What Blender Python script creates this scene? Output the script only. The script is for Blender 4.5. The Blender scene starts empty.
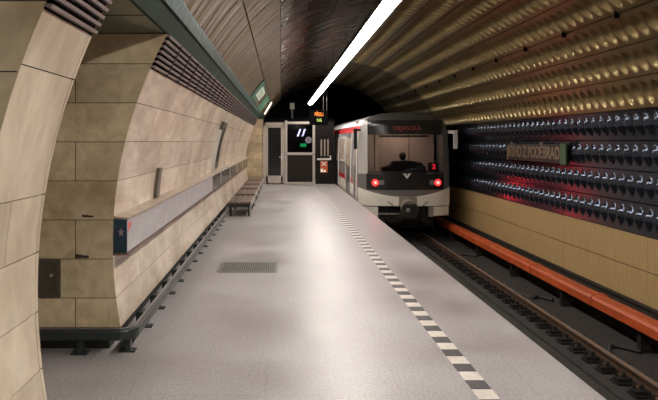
import bpy, bmesh, math, random
from math import sin, cos, pi, radians, sqrt, asin, atan2
from mathutils import Vector
random.seed(7)
SC = bpy.context.scene
COL = SC.collection

# ------------------------------------------------------------------ camera
CAMZ = 1.72
F = 650.0
cd = bpy.data.cameras.new('camera'); cam = bpy.data.objects.new('camera', cd); COL.objects.link(cam)
cam.location = (0, 0, CAMZ); cam.rotation_euler = (pi/2, 0, 0)
cd.sensor_width = 36; cd.sensor_fit = 'HORIZONTAL'; cd.lens = F/658*36
cd.shift_x = (329-281)/658; cd.shift_y = -(200-141)/658; cd.clip_start = 0.05; cd.clip_end = 200
SC.camera = cam
# ------------------------------------------------------------------ world, light, exposure
w = bpy.data.worlds.new('world'); SC.world = w; w.use_nodes = True
w.node_tree.nodes['Background'].inputs[0].default_value = (1, .85, .7, 1)
w.node_tree.nodes['Background'].inputs[1].default_value = 0.006
STRIP = 36.0
TAIL_W = .7
HALL_W = 60.0
vs = SC.view_settings
vs.view_transform = 'Standard'; vs.look = 'None'; vs.gamma = 1; vs.exposure = 0.5; vs.use_curve_mapping = False

# ------------------------------------------------------------------ materials
def nodes(m): return m.node_tree.nodes, m.node_tree.links
def mat(name, col, rough=.5, metal=0, emit=None, es=0, var=.0, vscale=6, stretch=(1,1,1), bump=0, bscale=20, coat=0, coord='Object', spec=None, col2=None, rvar=0):
    m = bpy.data.materials.new(name); m.use_nodes = True
    n, l = nodes(m); b = n['Principled BSDF']
    b.inputs['Base Color'].default_value = (*col, 1); b.inputs['Roughness'].default_value = rough
    b.inputs['Metallic'].default_value = metal
    if coat: b.inputs['Coat Weight'].default_value = coat
    if spec is not None: b.inputs['Specular IOR Level'].default_value = spec
    if emit: b.inputs['Emission Color'].default_value = (*emit, 1); b.inputs['Emission Strength'].default_value = es
    if var or bump or rvar:
        tc = n.new('ShaderNodeTexCoord'); mp = n.new('ShaderNodeMapping'); l.new(tc.outputs[coord], mp.inputs[0])
        mp.inputs['Scale'].default_value = stretch
    if var or rvar:
        t = n.new('ShaderNodeTexNoise'); t.inputs['Scale'].default_value = vscale; t.inputs['Detail'].default_value = 6; t.inputs['Roughness'].default_value = .65
        l.new(mp.outputs[0], t.inputs['Vector'])
        r = n.new('ShaderNodeValToRGB'); r.color_ramp.elements[0].position = .3; r.color_ramp.elements[1].position = .7
        c2 = col2 or tuple(c*(1-var) for c in col)
        r.color_ramp.elements[0].color = (*c2, 1); r.color_ramp.elements[1].color = (*col, 1)
        l.new(t.outputs['Fac'], r.inputs[0])
        if var: l.new(r.outputs[0], b.inputs['Base Color'])
        if rvar:
            mr = n.new('ShaderNodeMapRange'); mr.inputs[1].default_value = .3; mr.inputs[2].default_value = .7
            mr.inputs[3].default_value = rough-rvar; mr.inputs[4].default_value = rough+rvar
            l.new(t.outputs['Fac'], mr.inputs[0]); l.new(mr.outputs[0], b.inputs['Roughness'])
    if bump:
        t2 = n.new('ShaderNodeTexNoise'); t2.inputs['Scale'].default_value = bscale; t2.inputs['Detail'].default_value = 4
        l.new(mp.outputs[0], t2.inputs['Vector'])
        bp = n.new('ShaderNodeBump'); bp.inputs['Strength'].default_value = bump; bp.inputs['Distance'].default_value = .02 if bump < 1 else .06
        l.new(t2.outputs['Fac'], bp.inputs['Height']); l.new(bp.outputs[0], b.inputs['Normal'])
    return m

def marble_mat(name, base, dark, rough=.35, streak=(1.2, 1, 5)):
    """travertine-like stone; every tile gets its own tone from the 'tone' attribute and its own vein offset"""
    m = bpy.data.materials.new(name); m.use_nodes = True
    n, l = nodes(m); b = n['Principled BSDF']
    tc = n.new('ShaderNodeTexCoord'); at = n.new('ShaderNodeAttribute'); at.attribute_name = 'tone'
    mp = n.new('ShaderNodeMapping'); l.new(tc.outputs['UV'], mp.inputs[0]); mp.inputs['Scale'].default_value = streak
    cm = n.new('ShaderNodeCombineXYZ')
    mul = n.new('ShaderNodeMath'); mul.operation = 'MULTIPLY'; mul.inputs[1].default_value = 37
    l.new(at.outputs['Fac'], mul.inputs[0]); l.new(mul.outputs[0], cm.inputs[0]); l.new(mul.outputs[0], cm.inputs[2])
    l.new(cm.outputs[0], mp.inputs['Location'])
    t = n.new('ShaderNodeTexNoise'); t.inputs['Scale'].default_value = 2.2; t.inputs['Detail'].default_value = 8; t.inputs['Roughness'].default_value = .6
    t.inputs['Distortion'].default_value = .8
    l.new(mp.outputs[0], t.inputs['Vector'])
    r = n.new('ShaderNodeValToRGB'); r.color_ramp.elements[0].position = .3; r.color_ramp.elements[1].position = .68
    r.color_ramp.elements[0].color = (*dark, 1); r.color_ramp.elements[1].color = (*base, 1)
    l.new(t.outputs['Fac'], r.inputs[0])
    mr = n.new('ShaderNodeMapRange'); mr.inputs[3].default_value = .86; mr.inputs[4].default_value = 1.08
    l.new(at.outputs['Fac'], mr.inputs[0])
    mx = n.new('ShaderNodeVectorMath'); mx.operation = 'SCALE'
    l.new(r.outputs[0], mx.inputs[0]); l.new(mr.outputs[0], mx.inputs['Scale'])
    # grime of its own shape: larger blotches
    t3 = n.new('ShaderNodeTexNoise'); t3.inputs['Scale'].default_value = 1.3; t3.inputs['Detail'].default_value = 5
    l.new(tc.outputs['Object'], t3.inputs['Vector'])
    r3 = n.new('ShaderNodeValToRGB'); r3.color_ramp.elements[0].position = .35; r3.color_ramp.elements[1].position = .6
    r3.color_ramp.elements[0].color = (.70, .65, .60, 1); r3.color_ramp.elements[1].color = (1, 1, 1, 1)
    l.new(t3.outputs['Fac'], r3.inputs[0])
    m2 = n.new('ShaderNodeVectorMath'); m2.operation = 'MULTIPLY'
    l.new(mx.outputs[0], m2.inputs[0]); l.new(r3.outputs[0], m2.inputs[1])
    l.new(m2.outputs[0], b.inputs['Base Color']); b.inputs['Roughness'].default_value = rough
    return m

M = {}
M['marble'] = marble_mat('pink_travertine', (.82, .71, .58), (.56, .45, .35), .34, (.9, 3.0, 1))
M['marble_near'] = marble_mat('cream_travertine', (.78, .68, .54), (.58, .47, .34), .4, (2.5, .8, 1))
M['marble_end'] = marble_mat('ochre_stone', (.72, .60, .41), (.48, .38, .235), .5, (3, 3, 1))
M['joint'] = mat('dark_joint', (.035, .027, .02), .9)
M['dado'] = mat('ochre_panel', (.58, .41, .19), .42, 0, var=.35, vscale=3, stretch=(1, 14, .6), coord='Object')
M['gold'] = mat('gold_anodised', (.40, .315, .155), .33, .85, var=.25, vscale=3, stretch=(1, 1, 1))
M['goldshade'] = mat('shaded_gold', (.12, .092, .048), .45, .7, var=.4, vscale=3)  # gold darkened in colour to stand for light falling off at the far end
M['dark_alu'] = mat('dark_anodised', (.068, .082, .112), .20, .8, var=.2, vscale=4)
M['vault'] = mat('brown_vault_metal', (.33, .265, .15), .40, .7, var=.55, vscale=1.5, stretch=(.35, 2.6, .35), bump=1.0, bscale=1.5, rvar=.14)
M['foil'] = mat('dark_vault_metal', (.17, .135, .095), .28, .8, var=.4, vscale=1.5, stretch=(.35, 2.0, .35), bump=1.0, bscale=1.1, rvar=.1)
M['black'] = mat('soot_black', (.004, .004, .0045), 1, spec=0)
M['darkwall'] = mat('dark_concrete', (.022, .02, .018), .9, var=.4, vscale=3)
M['steel'] = mat('grey_steel', (.20, .20, .21), .4, .7)
M['green_soffit'] = mat('green_glazed_soffit', (.085, .115, .08), .22, .1, var=.35, vscale=1.5)
M['teal'] = mat('teal_glazed_strip', (.10, .22, .21), .3, .3, var=.55, vscale=5, stretch=(2, 4, 2), bump=.3, bscale=6)
M['grille'] = mat('mauve_grille_metal', (.30, .245, .235), .42, .5)
M['rubber'] = mat('dark_green_rail', (.030, .037, .036), .38, .3)
M['railtop'] = mat('worn_rail_top', (.16, .15, .15), .3, .7, var=.3)
M['white'] = mat('white_enamel', (.62, .60, .56), .35)
M['doorframe'] = mat('pale_door_frame', (.46, .41, .36), .4, .2)
M['darkglass'] = mat('dark_glass', (.016, .014, .012), .12, 0, spec=.6, var=.5, vscale=9)
M['brownpanel'] = mat('brown_panel', (.020, .014, .011), .6, var=.3, vscale=30, spec=.2)
M['diffuser'] = mat('light_diffuser', (.9, .9, .9), .5, emit=(1, .93, .86), es=STRIP)
M['housing'] = mat('black_housing', (.03, .028, .028), .5)
M['greensign'] = mat('green_sign', (.01, .16, .075), .35, emit=(.02, .30, .14), es=.12)
M['greenband'] = mat('pale_green_band', (.07, .22, .13), .4, var=.5, vscale=6)
M['signwhite'] = mat('sign_white', (.75, .75, .65), .4, emit=(.8, .85, .65), es=.25)
M['tube'] = mat('warm_tube', (.9, .9, .8), .4, emit=(1, .85, .65), es=1.2)
M['orange'] = mat('orange_cover', (.62, .105, .022), .45, var=.35, vscale=5, stretch=(1, .5, 1), col2=(.38, .07, .02))
M['railside'] = mat('rusty_rail', (.13, .075, .045), .6, .3, var=.3)
M['railhead'] = mat('worn_rail_head', (.30, .22, .16), .35, .6)
M['bed'] = mat('sooty_track_bed', (.045, .04, .036), .95, var=.55, vscale=14, bump=.5, bscale=40)
M['clip'] = mat('oily_iron', (.022, .02, .018), .6, .4)
M['cable'] = mat('black_cable', (.012, .012, .012), .6)
M['greysteel'] = mat('grey_band', (.50, .48, .50), .35, .2, var=.25, vscale=3, stretch=(1, 1.2, 3))
M['bandglass'] = mat('dark_band_glass', (.05, .055, .05), .12, .2, var=.8, vscale=3, stretch=(1, 1.5, 1))
M['beige'] = mat('beige_trim_and_reflection', (.45, .35, .27), .45, var=.4, vscale=4)  # also colours the train windows as if they reflected the platform
M['rededge'] = mat('brown_red_edge', (.16, .09, .075), .5)
M['bluecap'] = mat('blue_picture', (.02, .06, .09), .3, var=.9, vscale=16, col2=(.005, .015, .03))
M['pinkmark'] = mat('pink_print', (.30, .20, .24), .4)
M['wood'] = mat('brown_bench_wood', (.17, .115, .085), .42, var=.35, vscale=4, stretch=(1, 10, 1))
M['benchdark'] = mat('dark_bench_front', (.012, .01, .009), .5)
M['palemetal'] = mat('pale_bench_edge', (.42, .40, .38), .35, .5)
M['grate'] = mat('grate_metal', (.17, .165, .16), .45, .5)
M['trainwhite'] = mat('train_white', (.78, .73, .63), .35, var=.15, vscale=3)
M['traingrey'] = mat('train_grey', (.17, .16, .155), .32, .3)
M['trainmid'] = mat('train_silver', (.30, .29, .285), .35, .4)
M['trainred'] = mat('train_red', (.55, .025, .03), .3)
M['maskblack'] = mat('mask_black', (.014, .013, .013), .22)
M['trainroof'] = mat('train_roof', (.13, .125, .12), .5, .2)
M['cabwall'] = mat('cab_wall', (.50, .40, .33), .6)
M['cabdark'] = mat('cab_dark', (.012, .013, .014), .6)
M['tail'] = mat('tail_lamp', (.8, .02, .02), .3, emit=(1, .012, .012), es=5)
M['tailcore'] = mat('tail_lamp_core', (1, .3, .3), .3, emit=(1, .2, .16), es=2.2)
M['greylens'] = mat('grey_lens', (.18, .16, .15), .3)
M['redled'] = mat('red_led', (.5, .01, .02), .4, emit=(1, .02, .05), es=2.2)
M['dimred'] = mat('dim_red_led', (.2, .03, .03), .4, emit=(.6, .07, .06), es=.05)
M['orangeled'] = mat('orange_led', (.6, .2, .02), .4, emit=(1, .22, .02), es=.55)
M['greenled'] = mat('green_led', (.4, .6, .1), .4, emit=(.5, .75, .12), es=.4)
M['exitgreen'] = mat('exit_green', (.02, .4, .15), .4, emit=(.02, .75, .22), es=1.0)
M['bluereflection'] = mat('cool_reflection', (.7, .75, 1), .4, emit=(.5, .55, 1), es=6)  # glow standing for a bright reflection in the end glass
M['palelit'] = mat('pale_round_sign', (.5, .5, .6), .4, emit=(.5, .5, .62), es=1.2)
M['couplergrey'] = mat('coupler_grey', (.27, .24, .19), .5, .4)
M['safety'] = mat('orange_notice', (.60, .10, .03), .45)
M['letter'] = mat('bronze_letter', (.34, .25, .17), .4, .6)
M['letterplate'] = mat('letter_plate', (.05, .04, .034), .4, .5)
M['stationgreen'] = mat('station_green', (.045, .10, .04), .5)
M['skin'] = mat('skin', (.25, .15, .10), .6)
M['cloth'] = mat('dark_cloth', (.02, .022, .03), .8)
M['hair'] = mat('dark_hair', (.01, .008, .007), .7)
M['hallstone'] = mat('hall_stone', (.38, .29, .19), .5, var=.3, vscale=3)
M['tactwhite'] = mat('white_tactile_tile', (.66, .60, .54), .45, var=.25, vscale=12)
M['tactblack'] = mat('dark_tactile_tile', (.075, .068, .07), .5, var=.3, vscale=12)
M['edge'] = mat('edge_stone', (.42, .39, .38), .5, var=.2, vscale=5)
M['boxdoor'] = mat('box_door', (.16, .145, .115), .35, .6, var=.3, vscale=4)
# window glass: lets light straight through without caustics
def glass(name, tint, mixf, rough=.05):
    m = bpy.data.materials.new(name); m.use_nodes = True
    n, l = nodes(m); n.remove(n['Principled BSDF'])
    tr = n.new('ShaderNodeBsdfTransparent'); tr.inputs[0].default_value = (*tint, 1)
    g = n.new('ShaderNodeBsdfGlossy'); g.inputs['Roughness'].default_value = rough
    mx = n.new('ShaderNodeMixShader'); mx.inputs[0].default_value = mixf
    l.new(tr.outputs[0], mx.inputs[1]); l.new(g.outputs[0], mx.inputs[2]); l.new(mx.outputs[0], n['Material Output'].inputs[0])
    return m
M['glass'] = glass('train_window_glass', (.62, .58, .56), .05)
M['doorglass'] = glass('lobby_glass', (.55, .5, .48), .06)

def floor_mat():
    m = bpy.data.materials.new('speckled_granite'); m.use_nodes = True
    n, l = nodes(m); b = n['Principled BSDF']
    tc = n.new('ShaderNodeTexCoord')
    v = n.new('ShaderNodeTexNoise'); v.inputs['Scale'].default_value = 45; v.inputs['Detail'].default_value = 5; v.inputs['Roughness'].default_value = .75
    l.new(tc.outputs['Object'], v.inputs['Vector'])
    r = n.new('ShaderNodeValToRGB'); r.color_ramp.elements[0].position = .36; r.color_ramp.elements[1].position = .62
    r.color_ramp.elements[0].color = (.25, .235, .235, 1); r.color_ramp.elements[1].color = (.41, .39, .395, 1)
    l.new(v.outputs['Fac'], r.inputs[0])
    big = n.new('ShaderNodeTexNoise'); big.inputs['Scale'].default_value = .9; big.inputs['Detail'].default_value = 6
    l.new(tc.outputs['Object'], big.inputs['Vector'])
    rb = n.new('ShaderNodeValToRGB'); rb.color_ramp.elements[0].position = .3; rb.color_ramp.elements[1].position = .65
    rb.color_ramp.elements[0].color = (.70, .66, .63, 1); rb.color_ramp.elements[1].color = (1, 1, 1, 1)
    l.new(big.outputs['Fac'], rb.inputs[0])
    mu = n.new('ShaderNodeVectorMath'); mu.operation = 'MULTIPLY'; l.new(r.outputs[0], mu.inputs[0]); l.new(rb.outputs[0], mu.inputs[1])
    br = n.new('ShaderNodeTexBrick'); br.inputs['Scale'].default_value = 1; br.inputs['Mortar Size'].default_value = .0035
    br.inputs['Brick Width'].default_value = .93; br.inputs['Row Height'].default_value = .62; br.offset = .5
    br.inputs['Color1'].default_value = (1, 1, 1, 1); br.inputs['Color2'].default_value = (.97, .97, .97, 1); br.inputs['Mortar'].default_value = (.80, .78, .76, 1)
    mp = n.new('ShaderNodeMapping'); mp.inputs['Rotation'].default_value = (0, 0, 0); mp.inputs['Location'].default_value = (.11, -.06, 0)
    l.new(tc.outputs['Object'], mp.inputs[0]); l.new(mp.outputs[0], br.inputs['Vector'])
    m2 = n.new('ShaderNodeVectorMath'); m2.operation = 'MULTIPLY'; l.new(mu.outputs[0], m2.inputs[0]); l.new(br.outputs['Color'], m2.inputs[1])
    l.new(m2.outputs[0], b.inputs['Base Color'])
    mr = n.new('ShaderNodeMapRange'); mr.inputs[1].default_value = .3; mr.inputs[2].default_value = .7; mr.inputs[3].default_value = .34; mr.inputs[4].default_value = .50
    l.new(big.outputs['Fac'], mr.inputs[0]); l.new(mr.outputs[0], b.inputs['Roughness'])
    return m
M['floor'] = floor_mat()

# ------------------------------------------------------------------ helpers
class MB:
    def __init__(s): s.v = []; s.f = []; s.mi = []; s.flat = []
    def add(s, vs, fs, mi=0):
        o = len(s.v); s.v += [tuple(p) for p in vs]; s.f += [tuple(o+i for i in f) for f in fs]; s.mi += [mi]*len(fs)
        return s
    def box(s, x0, x1, y0, y1, z0, z1, mi=0):
        return s.add([(x0,y0,z0),(x1,y0,z0),(x1,y1,z0),(x0,y1,z0),(x0,y0,z1),(x1,y0,z1),(x1,y1,z1),(x0,y1,z1)],
              [(0,3,2,1),(4,5,6,7),(0,1,5,4),(1,2,6,5),(2,3,7,6),(3,0,4,7)], mi)
    def grid(s, fn, nu, nv, mi=0):
        vs = [fn(i/nu, j/nv) for j in range(nv+1) for i in range(nu+1)]
        fs = [(j*(nu+1)+i, j*(nu+1)+i+1, (j+1)*(nu+1)+i+1, (j+1)*(nu+1)+i) for j in range(nv) for i in range(nu)]
        return s.add(vs, fs, mi)
    def prism_y(s, prof, y0, y1, mi=0, cap=True):
        n = len(prof); vs = [(x, y0, z) for x, z in prof]+[(x, y1, z) for x, z in prof]
        fs = [(i, (i+1) % n, n+(i+1) % n, n+i) for i in range(n)]
        if cap: fs += [tuple(range(n))[::-1], tuple(range(n, 2*n))]
        return s.add(vs, fs, mi)
    def cyl(s, p0, p1, r0, r1=None, n=16, mi=0, cap=True):
        r1 = r0 if r1 is None else r1
        p0 = Vector(p0); p1 = Vector(p1); d = (p1-p0).normalized()
        a = d.orthogonal().normalized(); b = d.cross(a)
        vs = [p0+(a*cos(2*pi*i/n)+b*sin(2*pi*i/n))*r0 for i in range(n)]+[p1+(a*cos(2*pi*i/n)+b*sin(2*pi*i/n))*r1 for i in range(n)]
        fs = [(i, (i+1) % n, n+(i+1) % n, n+i) for i in range(n)]
        if cap: fs += [tuple(range(n))[::-1], tuple(range(n, 2*n))]
        return s.add(vs, fs, mi)
    def tube(s, pts, r, n=10, mi=0):
        pts = [Vector(p) for p in pts]; vs = []; k = len(pts)
        for i, p in enumerate(pts):
            d = (pts[min(i+1, k-1)]-pts[max(i-1, 0)]).normalized()
            up = Vector((0, 0, 1)) if abs(d.z) < .95 else Vector((1, 0, 0))
            a = d.cross(up).normalized(); b = a.cross(d)
            vs += [p+(a*cos(2*pi*j/n)+b*sin(2*pi*j/n))*r for j in range(n)]
        fs = [(i*n+j, i*n+(j+1) % n, (i+1)*n+(j+1) % n, (i+1)*n+j) for i in range(k-1) for j in range(n)]
        fs += [tuple(range(n))[::-1], tuple((k-1)*n+j for j in range(n))]
        return s.add(vs, fs, mi)
    def sweep(s, path, prof, mi=0):
        """sweep a closed profile (lateral offset, height) along a horizontal path of (x, y, z)"""
        k = len(path); n = len(prof); vs = []
        for i, p in enumerate(path):
            p = Vector(p); a = Vector(path[max(i-1, 0)]); b = Vector(path[min(i+1, k-1)])
            d1 = (p-a).normalized() if i > 0 else (b-p).normalized(); d2 = (b-p).normalized() if i < k-1 else d1
            t = (d1+d2).normalized(); side = Vector((t.y, -t.x, 0)); sc = 1/max(.4, t.dot(d1))
            vs += [p+side*(u*sc)+Vector((0, 0, v)) for u, v in prof]
        fs = [(i*n+j, i*n+(j+1) % n, (i+1)*n+(j+1) % n, (i+1)*n+j) for i in range(k-1) for j in range(n)]
        fs += [tuple(range(n))[::-1], tuple((k-1)*n+j for j in range(n))]
        return s.add(vs, fs, mi)
    def build(s, name, mats, parent=None, smooth=False, bevel=0, base=None):
        me = bpy.data.meshes.new(name); me.from_pydata(s.v, [], s.f)
        if not isinstance(mats, (list, tuple)): mats = [mats]
        for m in mats: me.materials.append(m)
        me.polygons.foreach_set('material_index', s.mi)
        bm = bmesh.new(); bm.from_mesh(me)
        bmesh.ops.recalc_face_normals(bm, faces=bm.faces); bm.to_mesh(me); bm.free()
        if smooth:
            me.polygons.foreach_set('use_smooth', [True]*len(me.polygons))
            for i_ in s.flat: me.polygons[i_].use_smooth = False
        me.update()
        o = bpy.data.objects.new(name, me); COL.objects.link(o)
        if parent is not None:
            o.parent = parent
            pl = parent_world(parent)
            for v in me.vertices: v.co -= pl
        elif base is not None:
            b = Vector(base)
            for v in me.vertices: v.co -= b
            o.location = b
        if bevel:
            md = o.modifiers.new('bevel', 'BEVEL'); md.width = bevel; md.segments = 2; md.limit_method = 'ANGLE'
        return o
def parent_world(o):
    v = Vector((0, 0, 0))
    while o is not None: v += o.location; o = o.parent
    return v
def empty(name, loc=(0, 0, 0)):
    o = bpy.data.objects.new(name, None); COL.objects.link(o); o.location = loc; return o
def tag(o, label, cat, group=None):
    o['label'] = label; o['category'] = cat
    if group: o['group'] = group
    return o
def struct(o, label=None):
    o['kind'] = 'structure'
    if label: o['label'] = label
    return o
def text_mesh(name, s, size, loc, rot, material, parent=None, depth=.004, sx=1, align='CENTER', spacing=1, off=0):
    cu = bpy.data.curves.new(name, 'FONT'); cu.body = s; cu.size = size; cu.offset = off; cu.extrude = depth; cu.align_x = align; cu.align_y = 'CENTER'; cu.space_character = spacing
    t = bpy.data.objects.new(name+'_tmp', cu); COL.objects.link(t)
    bpy.context.view_layer.update()
    me = bpy.data.meshes.new_from_object(t.evaluated_get(bpy.context.evaluated_depsgraph_get()))
    bpy.data.objects.remove(t); me.materials.clear(); me.materials.append(material); me.name = name
    for v in me.vertices: v.co.x *= sx
    o = bpy.data.objects.new(name, me); COL.objects.link(o); o.rotation_euler = rot
    if parent is not None: o.parent = parent; o.location = Vector(loc)-parent_world(parent)
    else: o.location = loc
    return o

# ------------------------------------------------------------------ tunnel section
CX, CZ, R = 2.16, .87, 3.54
def ring(a, r=R): return (CX+r*cos(radians(a)), CZ+r*sin(radians(a)))
def xwall(z, r=R): return CX-sqrt(max(0, r*r-(z-CZ)**2))       # left lining at height z
EDGE = 2.165      # platform edge
YEND = 26.0       # end partition
YDARK = 31.0
PLAT_Y0 = -8.0

# platform floor (with side face) and hall floor in one slab
m = MB(); m.box(-9, EDGE-.3, PLAT_Y0, YDARK, -.25, 0)
o = m.build('floor', M['floor']); struct(o)
m = MB(); m.box(EDGE-.3, EDGE, PLAT_Y0, YDARK, -.14, 0); o = m.build('trim_1', M['floor']); struct(o)
m = MB(); m.box(EDGE-.45, EDGE-.12, PLAT_Y0, YDARK, -1.3, -.25); o = m.build('wall_platform', M['darkwall']); struct(o)
# track bed
m = MB(); m.box(EDGE-.2, 6.2, PLAT_Y0, 40, -1.5, -1.3)
m.box(3.95, 4.75, PLAT_Y0, 40, -1.3, -1.262); m.box(2.55, 3.3, PLAT_Y0, 40, -1.3, -1.262)
o = m.build('floor_track', M['bed']); o.name = 'floor.001'; struct(o)

# tactile strip
m = MB(); x0, x1 = 1.319, 1.46; L = .1725; y = 4.497-8*L*2
k = 0
while y < YEND-.3:
    if k % 2 == 0:
        m.box(x0, x1, y-L, y, -.01, .0025, 0)
    else:
        m.box(x0, x1, y-L, y, -.01, .002, 1)
        for q in range(6):
            xx = x0+.012+q*.0225; m.box(xx, xx+.010, y-L+.01, y-.01, .002, .0055, 1)
    y += L; k += 1
o = m.build('trim_2', [M['tactwhite'], M['tactblack']]); struct(o, 'strip of alternating white and dark tactile tiles along the platform')

# ------------------------------------------------------------------ dimpled panels
PITCH = .275
def row_lips(m, a0, a1, y0, y1, e, r):
    for va, vb in ((0, e), (1-e, 1)):
        ia, ib = (va, vb) if va == 0 else (vb, va)      # ia = outer edge (recessed), ib = panel edge
        p, q = ring(a0+(a1-a0)*ia, r+.05), ring(a0+(a1-a0)*ib, r)
        m.add([(p[0], y0, p[1]), (p[0], y1, p[1]), (q[0], y1, q[1]), (q[0], y0, q[1])], [(0, 1, 2, 3)])
def dimple_row(a0, a1, ya, yb, sgn, depth, hw, hh, nv=20, nu=14, cv=.5, pw=.6):
    """panel between two angles; dimples pushed outwards (sgn +1, hollow) or inwards (-1, bulge)"""
    n = int(round((yb-ya)/PITCH)); arc = radians(abs(a1-a0))*R
    m = MB()
    # non-uniform v to resolve the lips
    vs_ = [0, .009/arc]+[.009/arc+(1-.018/arc)*j/nv for j in range(1, nv)]+[1-.009/arc, 1]
    N = n*nu; verts = []
    for v in vs_:
        for i in range(N+1):
            u = i/N
            t = i/nu; base = min(int(i//nu), n-1); fx = (t-base-.5)*PITCH
            fz = (v-cv)*arc; q = (fx/hw)**2+(fz/hh)**2
            d = depth*(1-q)**pw if q < 1 else 0
            lip = .05 if (v == 0 or v == 1) else 0
            x, z = ring(a0+(a1-a0)*v, R+sgn*d+lip); verts.append((x, ya+t*PITCH, z))
    W = N+1; nr = len(vs_)-2; fs = [(j*W+i, j*W+i+1, (j+1)*W+i+1, (j+1)*W+i) for j in range(nr-1) for i in range(N)]
    m.add(verts[W:-W], fs); row_lips(m, a0, a1, ya, ya+n*PITCH, vs_[1], R); return m
def plain_row(a0, a1, ya, yb, n=6, r=R):
    m = MB(); e = .009/(radians(abs(a1-a0))*R); pts = []
    for j in range(n+1):
        x, z = ring(a0+(a1-a0)*(e+(1-2*e)*j/n), r); pts += [(x, ya, z), (x, yb, z)]
    m.add(pts, [(2*j, 2*j+1, 2*j+3, 2*j+2) for j in range(n)])
    row_lips(m, a0, a1, ya, yb, e, r); return m

# right wall: dado + four dark rows
GY0, GY1 = 3.0, 22.25
XD = 5.642
m = MB()
for z0, z1 in ((-.82, -.305), (-.295, .233)):
    yy = PLAT_Y0
    while yy < 33:
        m.box(XD, XD+.05, yy+.004, yy+3.0-.004, z0+.004, z1-.004, 0); yy += 3.0
m.box(XD+.03, XD+.2, PLAT_Y0, 40, -1.5, .24, 1)
m.box(XD-.02, XD+.1, PLAT_Y0, 40, -.87, -.822, 1)
wr = m.build('wall_right', [M['dado'], M['joint']], bevel=.003); struct(wr)
rows_dark = [(-10.3, -2.2), (-2.2, 6.0), (6.0, 14.0), (14.0, 22.2)]
for a0, a1 in rows_dark:
    o = dimple_row(a0, a1, GY0, GY1+2.5, -1, .075, .108, .16, cv=.53, pw=.9).build('dark_panel', M['dark_alu'], wr, smooth=True)
    plain_row(a0, a1, PLAT_Y0, GY0).build('dark_panel', M['dark_alu'], wr, smooth=True)
# vault: gold rows
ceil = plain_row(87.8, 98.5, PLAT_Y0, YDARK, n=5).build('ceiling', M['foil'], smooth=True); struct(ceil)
ga = [22.2+8.2*i for i in range(9)]
for i in range(8):
    a0, a1 = ga[i], ga[i+1]
    dimple_row(a0, a1, GY0, GY1, 1, .075, .108, .165, cv=.48, pw=.6).build('gold_panel', M['gold'], ceil, smooth=True)
    plain_row(a0, a1, PLAT_Y0, GY0).build('gold_panel', M['gold'], ceil, smooth=True)
    dimple_row(a0, a1, GY1, 30.5, 1, .075, .108, .165, cv=.48, pw=.6, nv=12, nu=8).build('shaded_gold_panel', M['goldshade'], ceil, smooth=True)  # far rows: the fading light is put into a darker gold
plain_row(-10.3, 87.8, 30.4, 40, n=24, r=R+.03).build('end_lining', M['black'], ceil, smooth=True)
lv = [98.5, 109.2, 118.9, 127.7, 136.9, 146.4]
for i in range(5):
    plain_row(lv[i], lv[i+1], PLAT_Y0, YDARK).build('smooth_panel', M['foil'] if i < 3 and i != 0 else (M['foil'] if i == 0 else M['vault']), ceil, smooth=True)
# outer shell so that no stray light enters through joints
pr = [ring(a, R+.16) for a in range(-11, 148, 5)]
m = MB(); pts = [(x, yy, z) for x, z in pr for yy in (PLAT_Y0, 40)]
m.add(pts, [(2*i, 2*i+1, 2*i+3, 2*i+2) for i in range(len(pr)-1)])
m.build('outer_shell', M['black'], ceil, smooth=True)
# small black brackets on the seam of the third gold row
xx, zz = ring(46.8, R-.004)
for i in range(12):
    y = 7.2+1.65*i
    m = MB(); m.box(xx-.04, xx+.02, y-.012, y+.012, zz-.055, zz+.06)
    m.build('seam_bracket', M['black'], ceil)
# end bulkheads
m = MB(); m.box(-9, EDGE+.1, YDARK, YDARK+.2, -.3, 4.6); m.box(-9, 6.5, 40, 40.2, -1.5, 5); m.box(EDGE-.1, EDGE, YDARK, 40, -1.5, 5)
o = m.build('wall_back', M['black']); struct(o)
m = MB(); m.box(-9, 6.5, PLAT_Y0-.2, PLAT_Y0, -1.5, 5); o = m.build('wall_front', M['darkwall']); struct(o)

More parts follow.
